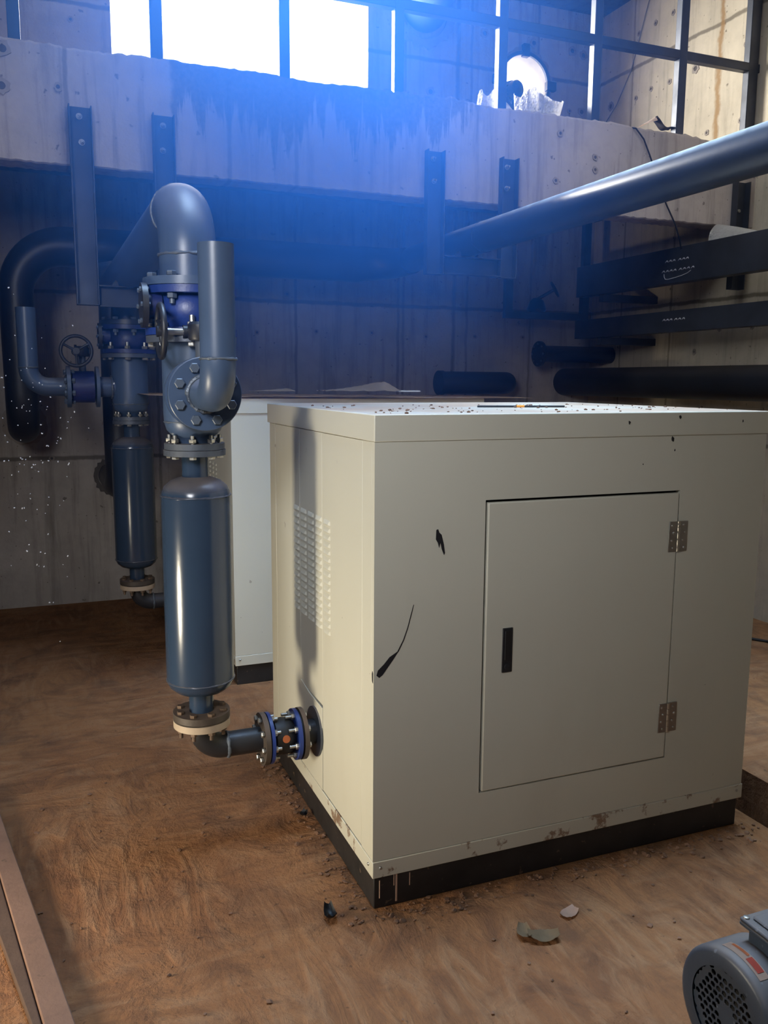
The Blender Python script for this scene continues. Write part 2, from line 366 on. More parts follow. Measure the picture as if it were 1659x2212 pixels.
def attach(o, parent):
    o.parent = parent
    if parent.type == 'EMPTY': o.location = o.location - parent.location
def tag(o, label=None, cat=None, group=None, kind=None):
    if label: o['label'] = label
    if cat: o['category'] = cat
    if group: o['group'] = group
    if kind: o['kind'] = kind
    return o
def thing(name, loc, label, cat, group=None):
    o = bpy.data.objects.new(name, None); COL.objects.link(o); o.location = loc; o.empty_display_size = 0.05
    return tag(o, label, cat, group)
def copy_tree(o, parent=None):
    c = o.copy(); COL.objects.link(c)
    if parent: c.parent = parent
    for ch in list(o.children): copy_tree(ch, c)
    return c
def S(o, label=None): return tag(o, label, None, None, 'structure')
def arc(c, a, b, R, n=10, t0=0.0, t1=PI/2):
    """points c + a*cos + b*sin"""
    return [V(c) + V(a)*(R*math.cos(t0+(t1-t0)*i/n)) + V(b)*(R*math.sin(t0+(t1-t0)*i/n)) for i in range(n+1)]
def flange_bolts(parent, o, d, R, n, hr, head_at, nut_at, tip, mh='zinc', mn='zinc', a0=0.0, skip=()):
    """through-bolts round a flange: hexagon head on one side, nut and threaded end on the other"""
    u, w, d = basis(d); o = V(o)
    for i in range(n):
        if i in skip: continue
        a = a0 + 2*PI*i/n; p = o + (u*math.cos(a) + w*math.sin(a))*R
        m = MB(); m.hexa(p + d*head_at, d, hr, hr*0.85); m.cyl(p + d*(nut_at - hr*.5), p + d*(head_at + hr*.4), hr*.5, 10)
        m.lathe(p + d*nut_at, -d, [(hr*0.95, 0), (hr, hr*0.1), (hr, hr*0.9), (hr*0.85, hr)], 6)
        if tip: m.cyl(p + d*nut_at, p + d*(nut_at - hr - tip), hr*0.52, 10)
        m.build('bolt', mh, parent)

# ------------------------------------------------------------------ setting
def hole_panel(m, cx, cz, hx0, hx1, hz0, hz1, r, y0, y1, n=48):
    """rectangular wall piece with a round hole"""
    loops = []
    for y in (y0, y1):
        inn, out = [], []
        for i in range(n):
            a = 2*PI*i/n; c, s_ = math.cos(a), math.sin(a)
            k = min((hx1-cx)/c if c > 1e-9 else ((hx0-cx)/c if c < -1e-9 else 1e9), (hz1-cz)/s_ if s_ > 1e-9 else ((hz0-cz)/s_ if s_ < -1e-9 else 1e9))
            inn.append(m.bm.verts.new((cx+c*r, y, cz+s_*r))); out.append(m.bm.verts.new((cx+c*k, y, cz+s_*k)))
        loops.append((inn, out))
    for (inn, out) in loops:
        for i in range(n): m.bm.faces.new((inn[i], inn[(i+1)%n], out[(i+1)%n], out[i]))
    a, b = loops
    for i in range(n): m.bm.faces.new((a[0][i], a[0][(i+1)%n], b[0][(i+1)%n], b[0][i]))

YB, YW = 3.88, 4.08           # back wall faces
XR = 3.38
CEIL = 4.255
m = MB()
m.box(-1.95, -0.265, YB, YW, -0.4, CEIL)
m.box(-0.265, 1.447, YB, YW, -0.4, 3.1)
m.box(-0.265, 1.447, YB, YW, 4.19, CEIL)
m.box(1.447, 2.34, YB, YW, -0.4, CEIL)
m.box(2.34, 3.04, YB, YW, -0.4, 3.34); m.box(2.34, 3.04, YB, YW, 4.04, CEIL)
m.box(3.04, XR + .2, YB, YW, -0.4, CEIL)
hole_panel(m, 2.69, 3.69, 2.34, 3.04, 3.34, 4.04, 0.225, YB, YW)
wb = S(m.build('wall_back', 'wall'))
m = MB(); m.box(XR, XR+.2, -4.2, YB, -0.4, CEIL); S(m.build('wall_right', 'wall_side'))
m = MB()
for (y0, y1, z0, z1) in ((-4.2,-2.8,-.4,CEIL),(-2.8,-1.6,-.4,2.1),(-2.8,-1.6,3.1,CEIL),(-1.6,-.05,-.4,CEIL),(-.05,.17,-.4,.29),(-.05,.17,.63,CEIL),(.17,YW,-.4,CEIL)):  # unseen openings added for the fill light and the low source
    m.box(-2.0, -1.95, y0, y1, z0, z1)
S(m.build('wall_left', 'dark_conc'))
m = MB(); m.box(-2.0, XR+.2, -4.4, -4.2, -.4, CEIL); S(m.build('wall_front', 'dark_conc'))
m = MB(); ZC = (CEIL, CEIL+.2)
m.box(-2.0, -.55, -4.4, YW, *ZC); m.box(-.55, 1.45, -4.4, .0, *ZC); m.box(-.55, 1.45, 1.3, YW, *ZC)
m.box(1.45, 1.5, -4.4, YW, *ZC); m.box(1.5, 2.3, -4.4, -.05, *ZC); m.box(1.5, 2.3, 1.2, YW, *ZC); m.box(2.3, XR+.2, -4.4, YW, *ZC)  # two unseen openings added for the overhead lights
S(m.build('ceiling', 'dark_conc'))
m = MB(); m.box(-2.0, 1.41, -4.2, YB, -.42, 0); m.box(1.67, XR, -4.2, YB, -.42, 0)
S(m.build('floor', 'floor'))
m = MB(); m.box(1.41, 1.67, -4.2, YB, -.42, -.34); S(m.build('trim_1', 'dark_conc'), 'dark sunken trench bottom beside the front cabinet')

# concrete beam with ragged arrises
random.seed(3)
m = MB(); prev = None; N = 260; x0, x1 = -1.95, XR
for i in range(N+1):
    x = x0 + (x1-x0)*i/N
    t = 2.945 + random.uniform(-.004, .004) + .006*math.sin(x*9.1)*math.sin(x*3.3) + (random.uniform(.0, .012) if 0.9 < x < 1.45 else 0) - 0.008*max(0, x-2.0)
    if x > 2.85: t -= 0.10*(x-2.85)
    bt = 2.437 + random.uniform(-.003, .003)
    f = 2.22
    ring = [m.bm.verts.new(p) for p in ((x,f,bt+.006),(x,f,t-.012),(x,f+random.uniform(.006,.012),t),(x,f+.07,t+random.uniform(-.002,.002)),(x,2.36,t),(x,2.36,bt),(x,f+.008,bt))]
    if prev:
        for k in range(7): m.bm.faces.new((prev[k], prev[(k+1)%7], ring[(k+1)%7], ring[k]))
    else: m.bm.faces.new(ring)
    prev = ring
m.bm.faces.new(prev[::-1])
S(m.build('trim_2', 'beam', angle=25), 'stained cast concrete edge beam of the upper platform')
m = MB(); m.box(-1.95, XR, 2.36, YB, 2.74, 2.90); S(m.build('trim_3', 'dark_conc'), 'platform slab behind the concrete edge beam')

# tie holes: ring of mortar and a dark plugged hole
def tie_holes(name, pts, d, parent, mat1='broken', seed=1):
    random.seed(seed); m = MB(); m2 = MB()
    for p, big in pts:
        p = V(p); r = 0.030 if big else 0.016
        m.annulus(p - V(d)*0.002, d, r*.55, r*1.15, 0.006, 18, 0.16)
        m2.lathe(p - V(d)*0.001, d, [(r*.62, 0), (r*.5, 0.004)], 14, False, True)
    a = m.build(name, mat1); a.parent = parent
    b = m2.build('tie_hole_plug', 'dark_conc'); b.parent = parent
tie_holes('tie_hole_ring', [((x, YB, z), bg) for x, z, bg in ((.631,1.812,0),(1.06,1.83,0),(1.483,1.831,0),(1.917,1.815,0),(2.33,1.825,0),(.849,2.08,0),(-.044,1.728,1),(-.737,.975,0),(2.354,3.993,1),(2.769,3.985,1),(3.107,3.977,1),(3.209,3.958,1),(3.102,3.544,0),(3.212,3.55,1),(1.927,3.541,1),(-.5,3.66,0),(2.75,1.83,0),(-.4,1.2,0))], (0,-1,0), wb)
tie_holes('tie_hole_ring', [((XR, y, z), bg) for y, z, bg in ((3.267,3.561,0),(3.436,3.546,0),(3.071,3.552,0),(2.378,3.117,0),(2.674,3.116,0),(3.736,3.571,1),(2.816,3.558,1),(3.071,3.997,0),(3.253,3.993,0),(3.435,3.988,0),(2.374,3.563,0),(2.443,1.839,0),(2.164,1.839,0),(2.668,1.696,0),(3.012,1.852,0),(2.0,3.57,0),(1.6,3.57,0))], (-1,0,0), bpy.data.objects['wall_right'], seed=2)
tie_holes('tie_hole_ring', [((x, 2.219, z), bg) for x, z, bg in ((2.194,2.745,0),(2.197,2.678,0),(1.958,2.849,0),(1.939,2.597,0),(-.653,2.766,0),(-.872,2.895,1),(-.884,2.743,1),(2.75,2.66,0))], (0,-1,0), bpy.data.objects['trim_2'], seed=4)

# ------------------------------------------------------------------ cabinets
def cabinet():
    t = thing('blower_cabinet', (0.67, 0.55, 0), 'large cream steel machine cabinet in front, with hinged door and black paint scuffs', 'cabinet', 'cream blower cabinets')
    Wd, D = 1.336, 1.114
    MB().box(.006, Wd-.01, .006, D-.006, 0, .099).build('plinth', 'plinth', t, .003)
    rail = MB().box(-.001, Wd+.004, -.002, D+.002, .098, .1475).build('bottom_rail', 'cab_rust', t, .002)
    for (x, y, d) in ((.022,-.002,(0,-1,0)),(Wd-.02,-.002,(0,-1,0)),(-.001,.03,(-1,0,0)),(-.001,D-.03,(-1,0,0))):
        MB().lathe((x,y,.128), d, [(.005,0),(.005,.002),(.003,.004)], 12).build('rivet', 'zinc', rail)
    # body as a shell with a door opening in front and a hatch notch at the left
    b = MB()
    g = .0055
    dx0, dx1, dz0, dz1 = .337, 1.002, .298, 1.1555
    for (x0,x1,z0,z1) in ((.0,dx0-g,.149,1.328),(dx1+.003,Wd,.149,1.328),(dx0-g,dx1+.003,.149,dz0-.003),(dx0-g,dx1+.003,dz1+g,1.328)):
        b.box(x0,x1,0,.02,z0,z1)
    b.box(Wd-.02,Wd,.02,D,.149,1.328); b.box(.02,Wd-.02,D-.02,D,.149,1.328);
    MB().box(.04, Wd-.02, .03, .034, .16, 1.32).build('gap_backing', 'gap', t)  # black backing; shade inside the door gap given by colour
    body = b.build('body', 'cab', t)
    # left side: two corner posts and a middle panel in between
    MB().box(0,.02,.02,.092,.149,1.328).build('corner_post', 'cab', t, .0015); MB().box(0,.02,1.0165,D-.02,.149,1.328).build('corner_post', 'cab', t, .0015)
    p = MB()
    hy0, hy1, hz1 = .458, .70, .44
    p.box(.001,.02,.0945,hy0-.002,.151,1.327); p.box(.001,.02,hy1+.002,1.014,.151,1.327); p.box(.001,.02,hy0-.002,hy1+.002,hz1+.003,1.327)
    p.build('side_panel', 'cab', t, .0015)
    bk = MB(); bk.box(.021,.03,.02,D-.03,.15,1.32); bk.build('gap_backing', 'gap', t)  # black sheet behind the side panel, its gaps shaded by colour
    h = MB(); h.prism([(hy0,.151),(hy1,.151),(hy1,.452),(.60,hz1-.002),(hy0,hz1-.006)], 0, -.001, .018); h.build('hatch_panel', 'cab', t, .001)
    MB().annulus((-.001,.532,.328), (-1,0,0), .042, .083, .006, 40).build('hatch_ring', 'steel_flange', t)
    l = MB()
    for cidx in range(5):
        for r in range(16):
            y = .742 - cidx*.084; z = 1.062 - r*.0232; w, hh, dp = .030, .0145, .0052
            A = [l.bm.verts.new(q) for q in ((.001,y+w,z),(.001,y-w,z),(.001,y-w-.003,z-hh),(.001,y+w+.003,z-hh))]
            B = [l.bm.verts.new(q) for q in ((.001-dp,y-w*.72,z-hh*.92),(.001-dp,y+w*.72,z-hh*.92),(.001-dp*.55,y-w*.8,z-hh*.35),(.001-dp*.55,y+w*.8,z-hh*.35))]
            l.bm.faces.new((A[0],A[1],B[2],B[3])); l.bm.faces.new((B[3],B[2],B[0],B[1])); l.bm.faces.new((A[1],A[2],B[0],B[2])); l.bm.faces.new((A[0],B[3],B[1],A[3])); l.bm.faces.new((B[1],B[0],A[2],A[3]))
    l.build('louvre_panel', 'cab', t, angle=20)
    lid = MB(); lid.box(-.003, Wd+.004, -.004, D+.004, 1.3285, 1.40); lid.build('lid', 'cab_lid', t, .003, seg=3)
    d = MB(); d.box(dx0+.002, dx1-.001, -.003, .016, dz0+.001, dz1-.002); door = d.build('door', 'cab', t, .004, seg=3)
    hd = MB(); hd.box(.3935,.427,-.007,-.003,.656,.7885); handle = hd.build('handle', 'black_iron', door, .002)
    MB().box(.401,.4195,-.0095,-.007,.694,.781).build('handle_lever', 'rubber', handle, .003)
    MB().lathe((.4105,-.007,.674), (0,-1,0), [(.0095,0),(.0095,.003),(.007,.004),(.003,.0035)], 20).build('lock_cylinder', 'black_iron', handle)
    for z0, z1 in ((.971,1.066),(.385,.4805)):
        hh = MB(); hh.box(.968,1.001,-.0055,-.003,z0,z1); hh.box(1.0035,1.0385,-.0045,-.0002,z0,z1); hg = hh.build('hinge', 'hinge', door, .0008)
        kn = MB()
        for k in range(5):
            a = z0 + (z1-z0)*k/5; kn.cyl((1.0022,-.006,a+.0006),(1.0022,-.006,a+(z1-z0)/5-.0006),.0042,14)
        kn.build('hinge_knuckle', 'hinge_pin', hg)
        for s_, xs in ((0,(.978,.984)),(1,(1.022,1.028))):
            for k in range(4):
                MB().lathe((xs[k%2], -.0055 if s_==0 else -.0045, z1-.013-k*.0235), (0,-1,0), [(.0042,0),(.004,.0015),(.002,.003)], 12).build('screw', 'zinc', hg)
    return t
cab1 = cabinet()
cab2 = copy_tree(cab1); cab2.location = cab1.location + V((.03, 1.94, 0))
cab2['label'] = 'second cream steel cabinet behind, with plywood board lying on its lid'
# black paint scuffs on the front cabinet only
def scuff(pts, parent, name='paint_scuff', y=-.0012):
    m = MB(); n = len(pts)//2
    m.prism(pts, 1, y, .0005); m.build(name, 'black_paint', parent)
scuff([(.181,1.086),(.186,1.088),(.190,1.078),(.197,1.072),(.204,1.045),(.208,1.020),(.205,1.015),(.198,1.032),(.194,1.050),(.190,1.036),(.186,1.050),(.180,1.060)], cab1)
scuff([(.008,.694),(.016,.687),(.026,.694),(.042,.715),(.056,.733),(.068,.750),(.072,.757),(.060,.750),(.046,.742),(.030,.724),(.012,.708)], cab1)
scuff([(.066,.748),(.073,.756),(.088,.785),(.1005,.82),(.109,.852),(.1165,.882),(.1155,.883),(.107,.853),(.0985,.821),(.086,.787),(.070,.757)], cab1)
m = MB(); m.prism([(.004,.672),(.010,.676),(.012,.697),(.009,.705),(.004,.70)], 0, -.001, .0005); m.build('paint_scuff', 'black_paint', cab1)
for (x, z, r) in ((.80,1.37,.006),(.985,1.385,.007),(.965,1.318,.010),(.975,1.285,.004),(.86,1.245,.003),(1.23,1.37,.004)):
    m = MB(); n = 9; m.prism([(x + r*.8*math.cos(2*PI*k/n)*random.uniform(.4,1), z + r*1.2*math.sin(2*PI*k/n)*random.uniform(.4,1)) for k in range(n)], 1, -.0052 if z > 1.328 else -.0008, -.003 if z > 1.328 else .0005); m.build('paint_scuff', 'black_paint', cab1)
# white drips on the black plinth
for (x, w, z0, z1) in ((.072,.006,.01,.098),(.066,.003,.06,.098),(.115,.003,.05,.09),(.022,.003,.03,.085)):
    MB().box(x, x+w, .0045, .0065, z0, z1).build('paint_drip', 'sticker', cab1, .001)

# ------------------------------------------------------------------ silencer lines
def silencer_line(ax, ay, dup, branch, stub_r, plate_d, rear_d, vent_d, wheel_axis, lab):
    A = lambda z: V((ax, ay, z))
    Zv = V((0,0,1)); b = V(branch)
    # --- lower elbow: from under the silencer to the cabinet
    t = thing('inlet_elbow', (ax+.03, ay, .328), lab['elbow'], 'pipe', 'elbows below the silencers')
    zc, r, R = .328, .040, .066
    pts = [A(.409), A(zc+R)] + arc((ax+R, ay, zc+R), (-1,0,0), (0,0,-1), R, 12)[1:]
    x_end = dup['x_elbow']; pts += [V((x_end, ay, zc))]
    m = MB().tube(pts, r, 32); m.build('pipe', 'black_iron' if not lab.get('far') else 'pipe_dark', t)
    MB().torus((ax+R+.012, ay, zc), (1,0,0), r, .005, 32, 8, .35).build('weld_bead', 'weld', t)
    MB().annulus(A(.408), Zv, r*.9, .088, .022, 44).build('flange', 'pale_flange', t)
    f2 = MB().annulus((x_end-.012, ay, zc), (1,0,0), r*.9, .085, .016, 44).build('flange', 'brown_flange', t)
    # --- rubber joint between elbow and cabinet
    t2 = thing('rubber_expansion_joint', ((x_end)/2, ay, zc), lab['joint'], 'pipe joint', 'rubber joints at the cabinets')
    xa = x_end + .004
    ring1 = MB().annulus((xa+.004, ay, zc), (1,0,0), .040, .084, .011, 44).build('flange', 'blue_iron', t2)
    MB().annulus((xa, ay, zc), (1,0,0), .038, .074, .0045, 40).build('rubber_face', 'rubber', t2)
    xb = dup['x_ring2']
    MB().lathe((xa+.015, ay, zc), (1,0,0), [(.046,0),(.058,.012),(.061,(xb-xa-.03)/2),(.058,xb-xa-.045),(.046,xb-xa-.031)], 36).build('rubber_body', 'rubber', t2)
    MB().annulus((xb-.016, ay, zc), (1,0,0), .040, .084, .012, 44).build('flange', 'blue_iron', t2)
    MB().annulus((xb-.003, ay, zc), (1,0,0), .038, .074, .006, 40).build('rubber_face', 'rubber', t2)
    MB().annulus((xb+.003, ay, zc), (1,0,0), .038, .085, .014, 44).build('end_flange', 'brown_flange', t2)
    MB().cyl((xb+.012, ay, zc), (dup['x_cab']+.012, ay, zc), .041, 32).build('stub_pipe', 'black_iron', t2)
    lb = MB(); u = V((0,-.98,.2)).normalized(); pc = V(((xa+xb)/2, ay, zc))
    lb.lathe(pc + u*.0585, u, [(.0125,0),(.0125,.0035)], 20); lb.build('orange_label', 'orange_spot', t2)
    flange_bolts(t2, (xa, ay, zc), (-1,0,0), .068, 8, .0105, .018, -.015, .012, 'zinc', a0=-.2)
    flange_bolts(t2, (xb, ay, zc), (1,0,0), .068, 8, .0105, .017, -.016, .020, 'zinc', a0=.2)
    # --- silencer
    t = thing('silencer', (ax, ay, .43), lab['silencer'], 'silencer', 'blue grey silencers')
    MB().lathe(A(0), Zv, [(.038,.452),(.038,.512),(.050,.516),(.078,.526),(.096,.542),(.1035,.560),(.104,.57),(.104,1.135),(.1025,1.150),(.094,1.168),(.076,1.184),(.054,1.193),(.0405,1.197),(.0395,1.21),(.0395,1.268)], 56).build('body', 'silencer', t, angle=60)
    MB().torus(A(.562), Zv, .1035, .0032, 64, 8, .3).build('weld_bead', 'silencer', t)
    MB().torus(A(1.140), Zv, .1035, .0032, 64, 8, .3).build('weld_bead', 'silencer', t)
    lo = MB().annulus(A(.4345), Zv, .036, .088, .021, 44).build('lower_flange', 'brown_flange', t)
    up = MB().annulus(A(1.262), Zv, .038, .092, .017, 44).build('upper_flange', 'steel_flange', t)
    flange_bolts(lo, A(.4345), Zv, .070, 8, .0115, .021, -.028, .016, 'zinc_brown', a0=.25)
    flange_bolts(up, A(1.262), -Zv, .074, 8, .0115, 0.0, -.040, .010, 'zinc', a0=.25)
    # --- tee pipe above it
    t = thing('tee_pipe', (ax, ay, 1.285), lab['tee'], 'pipe', 'tee pipes above the silencers')
    MB().lathe(A(0), Zv, [(.045,1.29),(.050,1.312),(.066,1.322),(.080,1.337),(.087,1.360),(.0885,1.39),(.0885,1.600)], 48).build('pipe', 'pipe', t, angle=60)
    MB().torus(A(1.362), Zv, .0865, .003, 48, 8, .4).build('weld_bead', 'weld', t)
    MB().annulus(A(1.2805), Zv, .040, .0895, .018, 44).build('lower_flange', 'steel_flange', t)
    MB().annulus(A(1.592), Zv, .080, .131, .019, 48).build('upper_flange', 'steel_flange', t)
    zb = 1.447
    o = V((ax, ay, zb))
    MB().cyl(o + b*.07, o + b*rear_d, stub_r, 32).build('branch_pipe', 'pipe', t)
    MB().torus(o + b*.088, b, stub_r+.004, .006, 32, 8, .35).build('weld_bead', 'weld', t)
    MB().annulus(o + b*(rear_d-.016), b, stub_r*.9, .101, .016, 44).build('branch_flange', 'pipe', t)
    # --- check valve
    t = thing('check_valve', (ax, ay, 1.612), lab['check'], 'valve', 'blue check valves')
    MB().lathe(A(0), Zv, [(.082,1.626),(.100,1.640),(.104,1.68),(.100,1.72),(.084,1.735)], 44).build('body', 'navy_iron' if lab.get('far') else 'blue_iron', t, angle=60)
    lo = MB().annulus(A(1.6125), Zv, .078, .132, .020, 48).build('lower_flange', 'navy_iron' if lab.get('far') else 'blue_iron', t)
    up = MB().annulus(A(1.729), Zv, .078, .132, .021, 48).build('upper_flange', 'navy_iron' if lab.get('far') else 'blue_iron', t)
    MB().cyl((ax-.09, ay-.03, 1.695), (ax-.132, ay-.03, 1.695), .038, 28).build('cover_neck', 'navy_iron', t)
    cv = MB().annulus((ax-.130, ay-.03, 1.695), (-1,0,0), .008, .063, .016, 40).build('cover', 'black_iron', t)
    flange_bolts(cv, (ax-.130, ay-.03, 1.695), (-1,0,0), .05, 6, .007, .016, .002, 0, 'painted_bolt')
    flange_bolts(lo, A(1.612), -Zv, .113, 8, .0145, .020, -.022, .018, 'zinc', a0=.15)
    flange_bolts(up, A(1.752), Zv, .113, 8, .0145, .024, -.025, .014, 'painted_bolt', a0=.15)
    # --- branch valve (butterfly) with gearbox and handwheel
    fr = rear_d + (plate_d - .022 - rear_d)
    t = thing('butterfly_valve', o + b*((rear_d+fr)/2), lab['valve'], 'valve', 'geared butterfly valves')
    va, vb = rear_d + .004, plate_d - .024
    MB().lathe(o + b*va, b, [(.055,0),(.078,.004),(.078,vb-va-.004),(.055,vb-va)], 36).build('body', 'navy_iron', t)
    vm = o + b*((va+vb)/2)
    MB().cyl(vm + Zv*.07, vm + Zv*.150, .017, 20).build('neck', 'steel_flange', t)
    gb = MB(); gx = vm + Zv*.172
    wa = V(wheel_axis); wp = wa.cross(Zv)
    gb.lathe(gx - Zv*.024, Zv, [(.032,0),(.036,.006),(.036,.042),(.030,.05)], 28)
    gb.cyl(gx + wp*.03 - wa*.035, gx + wp*.03 + wa*.045, .018, 20)
    for s_ in (-1, 1): gb.cyl(gx + wp*s_*.028 - wa*.028 + Zv*.02, gx + wp*s_*.028 - wa*.028 + Zv*.034, .006, 8)
    gb.build('gearbox', 'black_iron', t)
    wc = gx + wp*.03 + wa*dup['wheel_off']
    MB().cyl(gx + wp*.03 + wa*.04, wc, .0095, 16).build('shaft', 'zinc', t)
    hw = MB().torus(wc, wa, .071, .0085, 44, 12)
    hw.lathe(wc - wa*.016, wa, [(.016,0),(.016,.028)], 20)
    for k in range(3):
        a = .5 + 2*PI*k/3; e = wp*math.cos(a) + Zv*math.sin(a)
        hw.tube([wc + e*.012, wc + e*.04 - wa*.004, wc + e*.066], [.0075,.0065,.0065], 10)
    hw.build('handwheel', 'black_iron', t)
    flange_bolts(t, o + b*((va+vb)/2), b, .062, 4, .008, .012, -.012, .006, 'zinc', a0=.6)
    # --- open vent elbow
    t = thing('vent_pipe', o + b*vent_d, lab['vent'], 'pipe', 'open upright vent pipes')
    R = .088; pr = .0455
    pts = [o + b*(plate_d-.012), o + b*(vent_d-R)] + arc(o + b*(vent_d-R) + Zv*R, -Zv, b, R, 14)[1:]
    pts += [o + b*vent_d + Zv*z for z in (.10, .2, .3, .376)]
    mp = MB(); mp.pipe_hollow(pts, pr, .005, 36); mp.build('pipe', 'pipe', t, angle=50)
    MB().torus(o + b*vent_d + Zv*(R+.004), Zv, pr, .0035, 36, 8, .4).build('weld_bead', 'weld', t)
    MB().torus(o + b*(plate_d+.001), b, pr+.003, .0065, 36, 8, .45).build('weld_bead', 'weld', t)
    pl = MB().lathe(o + b*(plate_d-.020), b, [(.100,0),(.102,.002),(.102,.018),(.100,.020)], 56).build('flange_plate', 'pipe', t)
    flange_bolts(pl, o + b*(plate_d-.02), b, .077, 8, .0145, .020, -.004, 0, 'painted_bolt', a0=PI/8)

silencer_line(-.376, .532, dict(x_elbow=-.176, x_ring2=-.062, x_cab=0.0, wheel_off=.105), (0,-1,0), .050, .203, .128, .392, (-1,0,0),
    dict(elbow='black flanged elbow pipe near the floor below the front silencer', joint='black rubber joint between blue flanges, orange label, at the front cabinet',
         silencer='large shiny blue-grey silencer hanging left of the front cabinet', tee='blue-grey tee pipe with rounded bottom above the front silencer',
         check='bright blue check valve bolted under the big bent riser pipe', valve='butterfly valve behind the nearer open vent pipe, handwheel edge-on',
         vent='open-topped blue-grey vent pipe rising from a round bolted plate, nearer the camera'))
silencer_line(-.368, 2.47, dict(x_elbow=-.176, x_ring2=-.045, x_cab=.03, wheel_off=.10), (-1,0,0), .050, .302, .165, .472, (0,-1,0),
    dict(far=1, elbow='dark elbow pipe below the rear silencer, in the shade', joint='rubber joint at the rear cabinet, mostly hidden behind the front silencer',
         silencer='smaller-looking dark blue silencer at left rear, against the concrete wall', tee='dim blue-grey tee pipe above the rear silencer',
         check='dark blue check valve on the rear silencer line under the hanger crosspiece', valve='butterfly valve at far left with round black handwheel facing the camera',
         vent='dim open vent pipe at far left beside the concrete wall'))

# ------------------------------------------------------------------ big pipes
ZL, XL = 1.99, -.380
t = thing('riser_pipe', (XL, .532, 1.751), 'thick blue-grey riser pipe bending over the top and running back to the wall', 'pipe')
R = .150
pts = [V((XL,.532,1.760)), V((XL,.532,1.84))] + arc((XL,.532+R,1.84), (0,-1,0), (0,0,1), R, 18)[1:] + [V((XL,y,ZL)) for y in (.9,1.4,1.9,2.4,2.9)]
pts += arc((XL,2.98,ZL+.13), (0,0,-1), (0,1,0), .13, 8)
MB().tube(pts, .082, 44).build('pipe', 'pipe', t, angle=50)
MB().torus((XL,.532,1.842), (0,0,1), .082, .0045, 44, 8, .45).build('weld_bead', 'weld', t)
MB().torus((XL,.532+R,ZL), (0,1,0), .082, .004, 44, 8, .4).build('weld_bead', 'weld', t)
MB().annulus((XL,.532,1.7515), (0,0,1), .074, .131, .0225, 48).build('flange', 'pipe', t)
t = thing('riser_pipe', (-.368, 2.47, 1.751), 'short dark riser joining the long pipe above the rear check valve', 'pipe')
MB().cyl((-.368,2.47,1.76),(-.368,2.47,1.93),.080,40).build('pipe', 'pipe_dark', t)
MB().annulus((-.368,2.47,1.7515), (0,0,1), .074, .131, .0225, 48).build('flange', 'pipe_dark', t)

XP, ZP, YH = 1.384, 2.227, 3.2
t = thing('header_pipe', (0.2, YH, 2.1), 'dark horizontal header pipe under the platform, bending down at far left', 'pipe')
pts = [V((-.885,YB-.001,1.20)), V((-.885,3.42,1.20))] + arc((-.885,3.40,1.40), (0,0,-1), (0,-1,0), .20, 10)
pts += [V((-.885,YH,1.7))] + arc((-.885+.26,YH,1.955), (-1,0,0), (0,0,1), .26, 12) + [V((x,YH,2.215)) for x in (-.4,0,.4,.8,1.12)]
rs = [.088]*13 + [.09]*1 + [.09 + .018*min(1, i/12) for i in range(13)] + [.11]*5
pts += arc((1.12,YH-.264,2.221), (0,1,0), (1,0,0), .264, 10)[1:]; rs += [.11 - .030*i/10 for i in range(1, 11)]
MB().tube(pts, rs[:len(pts)] + [rs[-1]]*(len(pts)-len(rs)), 36).build('pipe', 'pipe_dark', t, angle=50)
d2 = [V((-.37,YH,2.15)), V((-.37,YH,1.2)), V((-.37,YH,1.0))] + arc((-.37,YH+.19,1.0), (0,-1,0), (0,0,-1), .15, 8)[1:] + [V((-.37,YB-.001,.85))]
MB().tube([V((-.37,YH,2.15)), V((-.37,YH,1.4))] + arc((-.37,YH+.18,1.03), (0,-1,0), (0,0,-1), .18, 10) + [V((-.37,YB-.001,.85))], .085, 32).build('drop_pipe', 'pipe_dark', t, angle=50)
t = thing('overhead_pipe', (XP, 1.0, ZP-.08), 'long dark blue pipe slanting across the upper right, with a highlight painted along its top', 'pipe')
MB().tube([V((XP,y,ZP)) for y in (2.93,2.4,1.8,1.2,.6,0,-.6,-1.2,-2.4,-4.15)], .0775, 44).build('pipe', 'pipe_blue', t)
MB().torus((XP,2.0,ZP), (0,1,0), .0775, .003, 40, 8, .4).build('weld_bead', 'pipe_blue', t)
t = thing('wall_pipe', (3.15, 0, 1.38), 'thick dark pipe along the right wall just above the front cabinet top', 'pipe')
MB().tube([V((3.15,y,1.487)) for y in (YB-.001,3,2,1,0,-1,-2,-4.15)], .107, 40).build('pipe', 'pipe_dark', t)
t = thing('pipe_bend', (2.2, 3.6, 1.38), 'short dark pipe bend low on the back wall behind the plywood board', 'pipe')
MB().tube([V((1.93,3.62,1.475)), V((2.3,3.62,1.475))] + arc((2.40,3.72,1.475), (0,-1,0), (1,0,0), .10, 8) + [V((2.50,YB-.001,1.475))], .082, 32).build('pipe', 'pipe_dark', t)
MB().cyl((1.90,3.62,1.475),(1.935,3.62,1.475),.088,32).build('end_cap', 'pipe_dark', t)
t = thing('pipe_stub', (2.9, 3.6, 1.6), 'dark flanged pipe stub near the back right corner above the wall pipe', 'pipe')
MB().cyl((2.74,3.6,1.695),(XR-.001,3.6,1.695),.062,28).build('pipe', 'pipe_dark', t)
f_ = MB().cyl((2.72,3.6,1.695),(2.74,3.6,1.695),.095,32).build('flange', 'black_iron', t)
flange_bolts(f_, (2.72,3.6,1.695), (-1,0,0), .075, 8, .009, 0, -.02, 0, 'painted_bolt')

